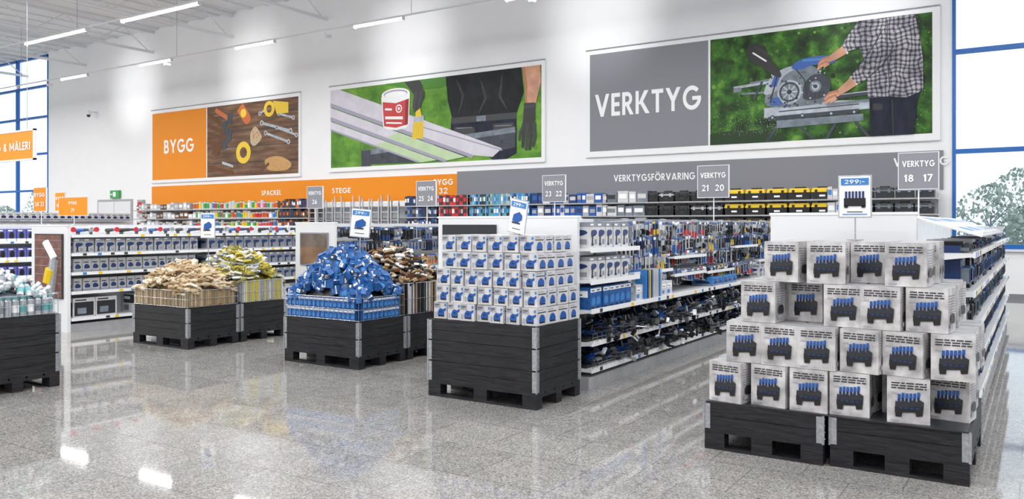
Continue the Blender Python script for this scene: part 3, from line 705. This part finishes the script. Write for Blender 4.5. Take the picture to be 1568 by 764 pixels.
glove=[(0,0),(.085,0),(.09,.05),(.125,.085),(.14,.12),(.122,.125),(.095,.10),(.097,.17),(.08,.175),(.076,.12),(.073,.12),(.07,.195),(.053,.195),(.05,.12),(.047,.12),(.042,.187),(.026,.185),(.026,.12),(.022,.118),(.014,.165),(.0,.16),(.003,.10)]
def gpile(name,x0,x1,y0,y1,z0,rim,H,n,mats,core,rimmats):
    b=MB(); cx,cy=(x0+x1)/2,(y0+y1)/2
    cage(b,x0,x1,y0,y1,z0-.002,z0+rim)
    st=.028
    k=int((x1-x0-.02)/st)
    for i in range(k):
        for y in (y0+.02,y1-.02):
            b.box((x0+.015+i*st,y,z0+rim/2+U(0,.01)),(.02,.02,rim-U(.0,.03)),random.choice(rimmats),None)
    k=int((y1-y0-.06)/st)
    for i in range(k):
        for x in (x0+.02,x1-.02):
            b.box((x,y0+.04+i*st,z0+rim/2+U(0,.01)),(.02,.02,rim-U(0,.03)),random.choice(rimmats),None)
    b.bx(x0+.04,x1-.04,y0+.04,y1-.04,z0,z0+rim-.02,core)
    a,bb=(x1-x0)/2,(y1-y0)/2
    mound(b,cx,cy,a-.03,bb-.03,z0+rim-.02,H-.02,core,1.6)
    for i in range(n):
        x=U(-a+.06,a-.06); y=U(-bb+.05,bb-.05); hz=hfun(x,y,a,bb,H,1.6)
        M=T(cx+x,cy+y,z0+rim+hz+U(-.02,.03))@RZ(U(0,360))@RX(U(-28,28))@RY(U(-28,28))
        m=random.choice(mats)
        b.prism(glove,.018,m,M@T(-.05,-.1,0)@Matrix.Scale(1.15,4)); b.prism([(-.004,-.03),(.09,-.03),(.09,.02),(-.004,.02)],.024,random.choice(mats),M@T(-.05,-.1,-.002)@Matrix.Scale(1.15,4))
    b.obj(name)
gpile('work_glove_pile',-10.45,-9.27,6.59,7.37,zD,.22,.30,330,[M_beige,M_beige,M_beige2,mat('glove_cream','#e6dcc6',.8)],M_beige2,[M_beige2,M_beige,mat('glove_khaki','#8d7c60',.8)])
gpile('yellow_glove_pile',-10.45,-9.27,7.43,8.21,zD,.30,.40,330,[mat('glove_yellow_green','#c3b54a',.7),mat('glove_pale','#d6d3c0',.7),M_silver,mat('glove_olive','#857d34',.7)],mat('glove_olive','#857d34',.7),[mat('glove_yellow_green','#c3b54a',.7),M_silver,mat('glove_pale','#d6d3c0',.7)])
gpile('leather_glove_pile',-7.55,-6.37,7.54,8.32,zC,.38,.36,330,[M_brown,M_black,M_beige,M_dark,M_beige2,M_txtL,M_dark],M_dark,[M_black,M_brown,M_cart,M_beige2,M_dark])
b=MB(); x0,x1,y0,y1=-9.48,-8.30,3.63,4.41; cage(b,x0,x1,y0,y1,zE-.002,zE+.2)
def can(b,M,m):
    b.cyl((0,0,0),(0,0,.15),.033,m,12,M); b.cyl((0,0,.15),(0,0,.165),.033,M_chrome,12,M,r1=.02); b.cyl((0,0,.165),(0,0,.2),.019,random.choice([M_txtL,M_teal,M_black]),10,M)
    b.cyl((0,0,.04),(0,0,.11),.0336,random.choice([M_teal,M_txtL,M_silver,M_m2]),12,M)
x=x0+.04
while x<x1-.02:
    for y in (y0+.04,y1-.04): can(b,T(x,y,zE),M_silver)
    x+=.07
y=y0+.11
while y<y1-.08:
    for x in (x0+.04,x1-.04): can(b,T(x,y,zE),M_silver)
    y+=.07
b.bx(x0+.08,x1-.08,y0+.08,y1-.08,zE,zE+.18,M_m2); cx,cy=(x0+x1)/2,(y0+y1)/2
mound(b,cx,cy,.5,.3,zE+.17,.14,M_m2)
for i in range(170):
    x=U(-.48,.48); y=U(-.3,.3); can(b,T(cx+x,cy+y,zE+.2+hfun(x,y,.56,.37,.17))@RR()@T(0,0,-.09),M_silver)
b.obj('spray_can_pile')

# ---------------------------------------------------------------- gondolas
def gondola(x0,x1,y0,y1,zt,levels,levelsL=None,spine=None,endp=(None,None)):
    b=MB(); xs=(x0+x1)/2 if spine is None else spine
    b.bx(x0+.02,x1-.02,y0+.02,y1-.02,0,.12,M_cartg); 
    b.bx(xs-.03,xs+.03,y0,y1,.12,zt,M_white)
    n=max(1,round((y1-y0)/1.2))
    for i in range(n+1):
        y=y0+.03+(y1-y0-.06)*i/n
        b.bx(xs-.045,xs+.045,y-.02,y+.02,0,zt+.01,M_white)
        for z in levels[1:]:
            b.add([(xs,y-.004,z-.03),(x1-.03,y-.004,z-.03),(xs,y-.004,z-.14),(xs,y+.004,z-.03),(x1-.03,y+.004,z-.03),(xs,y+.004,z-.14)],[(0,1,2),(3,5,4),(0,3,4,1),(1,4,5,2),(2,5,3,0)],M_white)
    for z in levels:
        b.bx(xs,x1,y0+.03,y1-.01,z-.03,z,M_white); b.bx(x1,x1+.012,y0+.03,y1-.01,z-.035,z+.012,M_whiteS)
        y=y0+.2
        while y<y1-.2:
            b.bx(x1+.012,x1+.014,y,y+.06,z-.03,z+.006,random.choice([M_txtL,M_yel,M_txtL,M_blueL,M_txt])); y+=U(.14,.3)
    for z in (levelsL or [.2,.6,1.0]): b.bx(x0,xs,y0+.03,y1-.01,z-.03,z,M_white)
    e0,e1=endp; e0=x0 if e0 is None else e0; e1=x1 if e1 is None else e1
    b.bx(e0,e1,y0-.03,y0+.02,0,zt,M_white)
    b.bx(e0-.01,e1+.01,y0-.035,y0+.03,zt,zt+.02,M_whiteS)
    return b
b=gondola(-5.5,-3.68,7.08,16,1.69,[.2,.46,.78],spine=-4.5,endp=(-5.52,-3.80))
b.bx(-4.47,-3.68,7.1,8.25,1.045,1.07,M_white); b.bx(-4.47,-3.68,7.1,8.25,1.36,1.385,M_white)
b.bx(-3.68,-3.668,7.1,8.25,1.03,1.075,M_whiteS); b.bx(-3.68,-3.668,7.1,8.25,1.345,1.39,M_whiteS)
for (ya,yb_,z) in ((8.3,9.5,1.08),(9.5,10.7,1.22),(10.7,11.9,.98),(9.5,10.7,1.0),(11.9,13.1,1.3),(13.1,14.3,1.05)):
    b.bx(-4.3,-3.78,ya+.03,yb_-.03,z-.02,z,M_white); b.bx(-3.78,-3.77,ya+.03,yb_-.03,z-.025,z+.012,M_whiteS)
b.bx(-4.25,-4.22,8.27,16,.78,1.69,M_cartG2); 
b.bx(-5.45,-4.75,7.03,7.045,1.45,1.62,M_dark)
for z in (.2,.46):
    for zz in (.05,.09): b.cyl((-3.665,7.12,z+zz),(-3.665,16,z+zz),.003,M_chrome,4)
    for i in range(90): b.cyl((-3.665,7.12+i*.0986,z),(-3.665,7.12+i*.0986,z+.09),.0022,M_chrome,4)
b.obj('shelving_gondola')
b=MB()
def handtool(b,M,m1,m2,L=.3):
    b.cyl((0,0,0),(0,L*.45,0),.018,m1,6,M,r1=.014); b.cyl((0,L*.45,0),(0,L*.85,0),.008,m2,5,M); b.box((0,L*.9,0),(.07,L*.14,.022),m2,M); b.box((.03,L*.3,0),(.012,L*.4,.012),m1,M@RZ(-12))
for z in (.2,.46):
    b.bx(-4.4,-3.75,7.15,15.9,z,z+.03,M_dark)
    for i in range(620):
        y=U(7.2,15.8); x=U(-4.25,-3.8)
        handtool(b,T(x,y,z+.05+U(0,.07))@RZ(-90+U(-35,35))@RX(U(-12,25))@RY(U(0,360)),random.choice([M_blue,M_blue,M_blue,M_blueD,M_black]),random.choice([M_black,M_steel,M_dark,M_black]),U(.22,.34))
b.obj('hand_tools_in_trays')
b=MB()
def shelfcart(b,xf,ya,yb,z,w,h,d,body,front,side=None,gap=.012,jit=2):
    y=ya
    while y+w<yb:
        carton(b,T(xf-d/2-U(0,.02),y+w/2,z)@RZ(90+U(-jit,jit)),w,d,h,body,front,side,(0,3))
        y+=w+gap
shelfcart(b,-3.70,7.14,8.2,1.385,.17,.26,.3,M_cart,F_drill)
shelfcart(b,-3.70,7.14,8.2,1.07,.17,.23,.3,M_cart,F_drill)
shelfcart(b,-3.70,7.14,8.2,.78,.13,.22,.3,M_bluebox,F_blue2,F_blue)
shelfcart(b,-3.72,8.3,9.4,.78,.16,.17,.3,M_cart,F_blue,None)
shelfcart(b,-3.72,10.8,11.9,.78,.2,.12,.3,M_blueL,F_generic,None)
shelfcart(b,-3.72,13,15.5,.78,.2,.2,.3,M_cart,F_drill,None)
for i in range(9):
    b.box((-3.8,8.5+i*.055,.95),(.2,.02,.32),random.choice([M_yel,M_blueL,M_cart,M_blue]),T(0,0,0))
b.obj('boxed_power_tools')
def pack(b,x,y,z,w,h,card,t1,t2,kind):
    M=T(x,y,z)
    b.box((0,0,-h/2),(.006,w,h),card,M)
    b.box((.004,0,-h*.1),(.002,w*.96,h*.14),random.choice([M_blue,M_blue,M_dark,M_txtL,t1]),M)
    if kind==0:
        b.box((.012,0,-h*.75),(.016,w*.3,h*.35),t1,M); b.box((.010,0,-h*.42),(.010,w*.12,h*.4),t2,M)
    elif kind==1:
        b.box((.012,-w*.15,-h*.7),(.014,w*.16,h*.45),t1,M@RX(6)); b.box((.012,w*.15,-h*.7),(.014,w*.16,h*.45),t1,M@RX(-6)); b.box((.012,0,-h*.35),(.014,w*.26,h*.2),t2,M)
    else:
        b.cyl((.012,-w*.2,-h*.6),(.012,w*.2,-h*.6),h*.16,t2,10,M); b.box((.012,0,-h*.85),(.012,w*.7,h*.1),t1,M)
def pegs(name,xb,xf,ya,yb,rows,pal,cards,wr=(.05,.1),hr=(.14,.24)):
    b=MB()
    for z in rows:
        y=ya
        while y<yb:
            w=U(*wr); h=U(*hr); n=random.choice([1,2,2])
            c=random.choice(cards); t1=random.choice(pal); t2=random.choice([M_steel,M_black,M_chrome,M_dark]); kd=random.randint(0,2)
            for q in range(random.randint(1,3)):
                if y>yb: break
                zz=z+U(-.01,.01)
                b.cyl((xb,y+w/2,zz),(xf+.01,y+w/2,zz+.01),.003,M_chrome,4)
                for k in range(n+1): pack(b,xf-k*.05-U(0,.02),y+w/2,zz,w,h,c,t1,t2,kd)
                y+=w+U(.006,.02)
    b.obj(name)
pal=[M_blue,M_blue,M_blueD,M_black,M_red,M_dark,M_blueL,M_yel,M_silver,M_black]
cds=[M_cart,M_cartg,M_cartg,M_dark,M_silver,M_blueD,M_cartG2,M_cart,M_black]
pegs('packaged_hand_tools',-4.22,-3.86,8.3,15.9,[1.66,1.47,1.28],pal,cds)
pegs('packaged_hand_tools',-4.22,-3.82,8.3,15.9,[1.05],pal,cds,hr=(.12,.2))
b=gondola(-2.15,-.42,7.05,15.5,1.70,[.2,.5,.8,1.1,1.4],spine=-1.3,endp=(-1.92,-.80))
b.obj('shelving_gondola')
b=MB()
for z in (.2,.5,.8,1.1,1.4):
    y=7.2
    while y<15.2:
        w=U(.08,.34); h=U(.18,.26) if z<1.3 else U(.05,.09)
        m=random.choice([M_black,M_black,M_dark,M_cart,M_blueD,M_dark,M_m2,M_cartg])
        b.bx(-.85,-.46-U(0,.06),y,y+w,z,z+h,m); b.bx(-.46,-.455,y+w*.2,y+w*.7,z+h*.3,z+h*.7,random.choice([M_txtL,M_blue,M_m2]))
        b.bx(-.46-.06,-.455,y+w*.15,y+w*.8,z+h*.25,z+h*.75,random.choice([M_dark,M_blue,M_m2]))
        y+=w+.02
b.obj('cased_tools')
b=MB()
Mr=T(-.85,0,1.68)@RY(17)
b.box((.25,9.2,0),(.52,4.2,.012),M_white,Mr)
for i in range(24):
    for k in range(2):
        b.box((.12+.26*k,7.22+i*.172,.012),(.2,.15,.012),random.choice([M_whiteS,M_txtL]),Mr); b.box((.12+.26*k,7.22+i*.172,.0195),(.1,.10,.003),random.choice([M_m1,M_cartg,M_blueL]),Mr)
    b.cyl((.51,7.14+i*.172,0),(.51,7.14+i*.172,.07),.003,M_chrome,4,Mr)
b.cyl((.51,7.12,.07),(.51,11.3,.07),.004,M_chrome,5,Mr)
b.obj('leaflet_rack')
b=gondola(-9.72,-8.88,8.85,16,1.64,[.2,.55,.9],endp=(-9.72,-8.88))
b.bx(-9.60,-9.0,8.80,8.818,1.0,1.5,M_cartG2); b.bx(-9.58,-9.02,8.795,8.80,1.28,1.48,mat('poster_stone','#6e625a',.6,noise=.4,nscale=6)); b.bx(-9.58,-9.02,8.795,8.80,1.02,1.28,mat('poster_timber','#8a6a50',.6,noise=.4,nscale=6))
b.obj('shelving_gondola')
pegs('packaged_pliers',-9.25,-8.95,8.95,15.9,[1.58,1.36],[M_black,M_blue,M_dark,M_blueD],[M_dark,M_black,M_cartG2])
pegs('packaged_chisels',-9.25,-8.95,8.95,15.9,[1.12],[M_org,M_brown,M_yel],[M_cartg,M_wood])
lv=[.2,.60,.89,1.18,1.46]
b=gondola(-13.25,-12.22,6.66,16,1.60,lv)
b.bx(-13.12,-12.32,6.61,6.625,.5,1.48,M_dark); b.bx(-13.1,-12.34,6.605,6.61,.52,1.46,mat('poster_brick','#7b5148',.6,noise=.4,nscale=9)); 
for k in range(7): b.bx(-13.1,-12.34,6.602,6.605,.6+.13*k,.608+.13*k,M_cartG2)
b.cyl((-12.62,6.6,.55),(-12.5,6.6,1.1),.08,M_silver,10); b.cyl((-12.5,6.6,1.1),(-12.75,6.6,1.35),.06,M_txtL,10); b.cyl((-12.62,6.57,.75),(-12.55,6.57,.95),.09,M_yel,10)
for z in lv:
    b.cyl((-12.2,6.7,z+.03),(-12.2,16,z+.03),.003,M_chrome,4)
b.obj('shelving_gondola')
b=MB()
shelfcart(b,-12.26,6.75,7.7,.2,.34,.30,.35,M_cart,[(rect(.06,.1,.94,.8),M_dark),(rect(.1,.86,.6,.93),M_txt),(rect(.2,.2,.6,.5),M_m2)]); shelfcart(b,-12.26,7.75,9.0,.2,.25,.30,.35,M_cart,F_dk); shelfcart(b,-12.26,9.1,15.9,.2,.28,.28,.35,M_cart,F_drill)
for z,f,w,h in ((.6,F_generic,.13,.2),(.89,F_generic,.13,.21),(1.18,F_drill,.155,.23)):
    shelfcart(b,-12.26,6.75,9.0,z,w,h,.3,M_cartg,f)
    shelfcart(b,-12.26,9.1,12.2,z,w+.03,h,.3,M_cartG2,F_drill); shelfcart(b,-12.26,12.3,15.9,z,w,h,.3,M_cart,F_generic)
b.obj('boxed_sanders')
b=MB(); y=6.8
while y<15.8:
    M=T(-12.5,y,1.50)@RZ(-90+U(-20,20))
    b.cyl((0,-.12,.03),(0,.08,.04),.032,random.choice([M_blue,M_blue,M_blueD,M_black]),8,M,r1=.026); b.cyl((0,.08,.04),(0,.2,.045),.022,M_dark,8,M); b.box((.0,-.08,-.005),(.035,.05,.07),M_black,M); b.cyl((0,.2,.045),(0,.22,.045),.04,random.choice([M_cart,M_red,M_steel]),8,M)
    y+=U(.14,.3)
b.obj('display_power_tools')
b=gondola(-7.65,-6.75,10.2,16,1.64,[.2,.6,1.0]); b.obj('shelving_gondola')
pegs('timber_moulding_packs',-7.15,-6.85,10.3,15.9,[1.6,1.3],[M_org,M_brown,M_wood],[M_wood,M_brown,M_cart])
b=gondola(-17.2,-16.1,6.0,13,1.60,[.2,.6,.95,1.3]); b.obj('shelving_gondola')
b=MB()
for z in (.2,.6,.95,1.3): shelfcart(b,-16.14,6.1,12.8,z,.16,.24,.3,M_purple,F_purple)
b.obj('violet_cartons')
b=gondola(-20.6,-19.4,8.0,14,1.62,[.2,.6,1.0,1.35]); b.obj('shelving_gondola')
b=MB()
for z in (.2,.6,1.0,1.35): shelfcart(b,-19.44,8.1,13.8,z,.2,.24,.3,M_cart,F_generic)
b.obj('boxed_goods')
b=gondola(-28.5,-27.3,12.0,17.5,1.75,[.2,.6,1.0,1.4]); b.obj('shelving_gondola')
b=MB()
for z in (.2,.6,1.0,1.4,1.76): shelfcart(b,-27.34 if z<1.7 else -27.5,12.1,17.3,z,.22,.26,.3,M_cart,F_generic)
b.obj('boxed_goods')

# ---------------------------------------------------------------- back wall shelving
b=MB()
b.bx(-32,-1.9,20.78,20.84,0,2.42,M_white)
for z in (.2,.7,1.1,1.5,1.86,2.22):
    b.bx(-32,-1.9,20.15,20.8,z-.03,z,M_white); b.bx(-32,-1.9,20.14,20.15,z-.03,z+.005,M_cartg)
b.bx(-32,-1.9,20.2,20.8,0,.12,M_cartg)
for i in range(26):
    x=-32+30.1*i/25; b.bx(x-.02,x+.02,20.72,20.8,0,2.42,M_white)
b.obj('shelving_unit')
def toolbox(b,M,w,h,body,acc,lid=None):
    b.box((0,0,h*.3),(w,.26,h*.6),body,M,1.04); b.box((0,0,h*.78),(w*1.06,.28,h*.24),lid or body,M,.92)
    b.box((0,-.14,h*.64),(w*1.07,.014,h*.12),acc,M)
    for s in (-1,1): b.box((s*w*.3,-.145,h*.62),(.06,.022,h*.3),acc if lid is None else body,M)
    b.box((0,0,h*.97),(w*.5,.03,.03),body,M); b.box((0,-.137,h*.3),(w*.3,.01,h*.14),M_txtL if acc is M_yel else M_dark,M)
    for s in (-1,1): b.box((s*w*.25,0,h*.92),(.03,.03,.06),body,M)
b=MB()
for z in (1.5,1.86,2.22):
    x=-8.9
    while x<-6.9: toolbox(b,T(x+.2,20.4,z),.38,.29,M_black,random.choice([M_dark,M_black,M_silver])); x+=.44
    x=-6.7
    while x<-4.2: toolbox(b,T(x+.25,20.4,z),.46,.31,M_black,M_yel,M_yel if z!=1.5 else None); x+=.53
    x=-3.6
    while x<-2.1: toolbox(b,T(x+.2,20.4,z),.36,.28,M_dark,M_m2); x+=.42
b.obj('toolbox_row')
b=MB()
def run(xa,xb,zs,wr,hr,cols,dep=.3):
    for z in zs:
        x=xa
        while x<xb:
            w=U(*wr); h=U(*hr); m=random.choice(cols); c=random.choice(cols)
            b.bx(x,x+w*.92,20.22,20.22+dep,z,z+h,m); b.bx(x+w*.12,x+w*.8,20.214,20.22,z+h*.35,z+h*.75,c if c!=m else M_txtL); x+=w
Z3=(.2,.7,1.1,1.5,1.86,2.22)
run(-31.9,-28.3,Z3,(.15,.3),(.18,.3),[M_cart,M_cartg,M_cart,M_brown])
run(-23.2,-21.6,Z3,(.06,.14),(.24,.33),[M_org,M_brown,M_dark,M_blueD])
run(-17.2,-15.9,Z3,(.05,.12),(.28,.33),[M_blueD,M_dark,M_blue,M_cartG2])
run(-15.9,-14.7,Z3,(.08,.15),(.3,.33),[M_red,M_red,M_silver,M_dark])
run(-14.7,-12.5,Z3,(.05,.10),(.3,.33),[M_cyan,M_silver,M_blueL,M_teal,M_dark])
run(-12.4,-10.1,Z3,(.12,.26),(.24,.33),[M_cartg,M_blue,M_cart,M_blueD])
run(-10.0,-9.0,Z3,(.2,.4),(.24,.32),[M_m2,M_dark,M_cart])
run(-4.2,-3.65,Z3,(.1,.2),(.24,.32),[M_blueL,M_cart])
b.obj('shelved_goods')
b=MB()
for z in Z3:
    x=-28.2
    while x<-23.3:
        r=U(.05,.09); h=U(.2,.3); m=random.choice([M_green,M_txtL,M_red,M_yel,M_org,M_cart,mat('pink_tin','#d4487c',.4),M_blueL,M_green])
        b.cyl((x+r,20.32,z),(x+r,20.32,z+h),r,M_cart,12); b.cyl((x+r,20.32,z+h*.15),(x+r,20.32,z+h*.8),r+.002,m,12); b.cyl((x+r,20.32,z+h),(x+r,20.32,z+h+.02),r*.8,m,12); x+=2*r+.01
b.obj('paint_tin_row')
b=MB(); x=-21.4
while x<-17.4:
    for s in (0,.3): b.bx(x+s,x+s+.035,20.0,20.06,.02,2.5+.1*math.sin(x*9),M_chrome)
    for k in range(9): b.bx(x,x+.33,20.01,20.05,.2+.26*k,.225+.26*k,M_chrome)
    x+=.42
b.obj('ladder_row')

# ---------------------------------------------------------------- signs
def aisle_sign(x,y,z,line1,line2,base,m=M_grey,s=.46,w=None):
    w=w or s
    b=MB(); b.bx(x-w/2,x+w/2,y-.012,y+.012,z-s/2,z+s/2,m); b.cyl((x,y+.02,base),(x,y+.02,z+s/2-.05),.009,M_white,8)
    b.bx(x-.06,x+.06,y-.02,y+.06,base,base+.012,M_white)
    b.bx(x-w/2-.006,x+w/2+.006,y-.015,y+.015,z+s/2,z+s/2+.008,M_white); b.bx(x-w/2-.006,x+w/2+.006,y-.015,y+.015,z-s/2-.008,z-s/2,M_white)
    for sx in (-1,1): b.bx(x+sx*(w/2+.003)-.004,x+sx*(w/2+.003)+.004,y-.015,y+.015,z-s/2,z+s/2,M_white)
    o=b.obj('aisle_sign')
    text(line1,x,y-.018,z+s*.2,s*.82,M_txtL,o,s*.17); text(line2,x,y-.018,z-s*.2,s*.3 if ' ' not in line2 else s*.72,M_txtL,o,s*.2)
aisle_sign(-1.30,11.6,2.31,'VERKTYG','18  17',1.70)
aisle_sign(-4.00,11.6,2.25,'VERKTYG','21  20',1.05)
aisle_sign(-7.20,12.5,2.26,'VERKTYG','23  22',1.64)
aisle_sign(-9.60,11.9,2.2,'VERKTYG','25  24',1.46)
aisle_sign(-12.95,12.3,2.2,'VERKTYG','26',1.0)
aisle_sign(-16.65,8.5,2.12,'BYGG','34 33',1.6,M_orange)
aisle_sign(-20.0,11.0,2.07,'BYGG','29',1.62,M_orange,.44,1.3)
aisle_sign(-27.9,14.9,2.4,'BYGG','36 35',1.75,M_orange,.6)
b=MB(); b.bx(-25,-20.67,10.38,10.42,3.25,3.93,M_orange); b.bx(-25,-20.6,10.37,10.43,3.93,3.97,M_white); b.bx(-25,-20.6,10.37,10.43,3.21,3.25,M_white); b.bx(-20.67,-20.6,10.37,10.43,3.21,3.97,M_white)
for x in (-24.5,-21): b.cyl((x,10.4,3.97),(x,10.4,ZC),.008,M_steel,5)
o=b.obj('hanging_department_sign'); text('BYGG & MÅLERI',-21.95,10.37,3.57,2.3,M_txtL,o,.2)
def price(x,y,z0,z1,base,rx=0,rz=0,pic=False,ry=0):
    b=MB(); h=z1-z0; w=h*.72
    M=T(x,y,z0)@RZ(rz)@RY(ry)@RX(rx)
    b.box((0,0,h/2),(w,.006,h),M_whiteS,M); b.box((0,.004,h/2),(w+.02,.004,h+.02),M_silver,M)
    b.box((0,-.005,h*.87),(w*.9,.003,h*.17),M_blueL,M); b.box((0,-.0048,h*.12),(w*.5,.003,h*.02),M_txt,M)
    if pic:
        for i in range(6): b.box((-w*.28+w*.11*i,-.005,h*.52),(w*.07,.003,h*.22),M_blueD,M)
        b.box((0,-.006,h*.36),(w*.7,.004,h*.2),M_black,M); b.box((-w*.28,-.006,h*.25),(w*.12,.004,h*.06),M_black,M); b.box((w*.28,-.006,h*.25),(w*.12,.004,h*.06),M_black,M)
        b.box((0,-.005,h*.06),(w*.8,.003,h*.02),M_blueL,M)
    else:
        b.add([(-w*.3,-.005,h*.35),(0,-.005,h*.3),(w*.3,-.005,h*.42),(w*.3,-.005,h*.56),(w*.1,-.005,h*.66),(-w*.25,-.005,h*.55)],[(0,1,2,3,4,5)],M_blue,M)
        b.box((-w*.05,-.006,h*.30),(w*.5,.003,h*.05),M_dark,M)
    b.cyl((x,y+.012,base),(x,y+.012,z0+.06),.006,M_steel,6); b.bx(x-.05,x+.05,y-.04,y+.06,base,base+.006,M_steel)
    o=b.obj('price_sign')
    text('299:-',0,0,0,w*.65,M_txtL,o,h*.1,M=M@T(0,-.008,h*.87))
price(-1.156,6.5,1.68,1.98,1.505,pic=True)
price(-4.13,6.45,1.545,1.85,1.53,rz=-14,ry=10)
price(-6.74,7.1,1.48,1.80,1.23,rz=22,ry=5)
price(-9.82,7.3,1.44,1.78,1.0,rz=10)

b=MB(); b.bx(-36.1,-33.4,YW-.04,YW,0,2.75,M_cartg); b.bx(-36.0,-34.77,YW-.06,YW-.04,.02,2.65,M_white); b.bx(-34.73,-33.5,YW-.06,YW-.04,.02,2.65,M_white)
b.bx(-34.9,-34.82,YW-.1,YW-.06,1.0,1.15,M_steel); b.bx(-34.68,-34.6,YW-.1,YW-.06,1.0,1.15,M_steel); b.obj('door_1')
b=MB(); b.bx(-35.0,-34.3,YW-.1,YW-.02,2.8,3.15,M_green); b.bx(-34.75,-34.55,YW-.11,YW-.1,2.87,3.08,M_txtL); b.bx(-34.95,-34.8,YW-.11,YW-.1,2.95,3.0,M_txtL); b.obj('exit_sign')
b=MB(); b.bx(-32.9,-32.5,YW-.12,YW,1.9,2.7,M_cartg); b.bx(-32.85,-32.55,YW-.13,YW-.12,2.0,2.6,M_red); b.obj('alarm_cabinet')
b=MB(); b.cyl((-36.2,20.6,6.75),(-36.2,YW,6.75),.03,M_white,8); b.cyl((-36.2,20.6,6.6),(-36.2,20.6,6.8),.1,M_white,14); b.cyl((-36.2,20.6,6.5),(-36.2,20.6,6.6),.05,M_dark,14,r1=.09); b.obj('security_camera')

# ---------------------------------------------------------------- world, camera
w=bpy.data.worlds.new('overcast_sky'); scene.world=w; w.use_nodes=True
bg=w.node_tree.nodes['Background']; bg.inputs[0].default_value=(.80,.90,1,1); bg.inputs[1].default_value=1.5
cam=bpy.data.cameras.new('camera'); co=bpy.data.objects.new('camera',cam); scene.collection.objects.link(co)
co.location=(0,0,1.62); co.rotation_euler=(math.radians(90),0,math.radians(32.9))
cam.sensor_width=36; cam.lens=28.65; cam.shift_y=-.0242; cam.clip_end=300
scene.camera=co
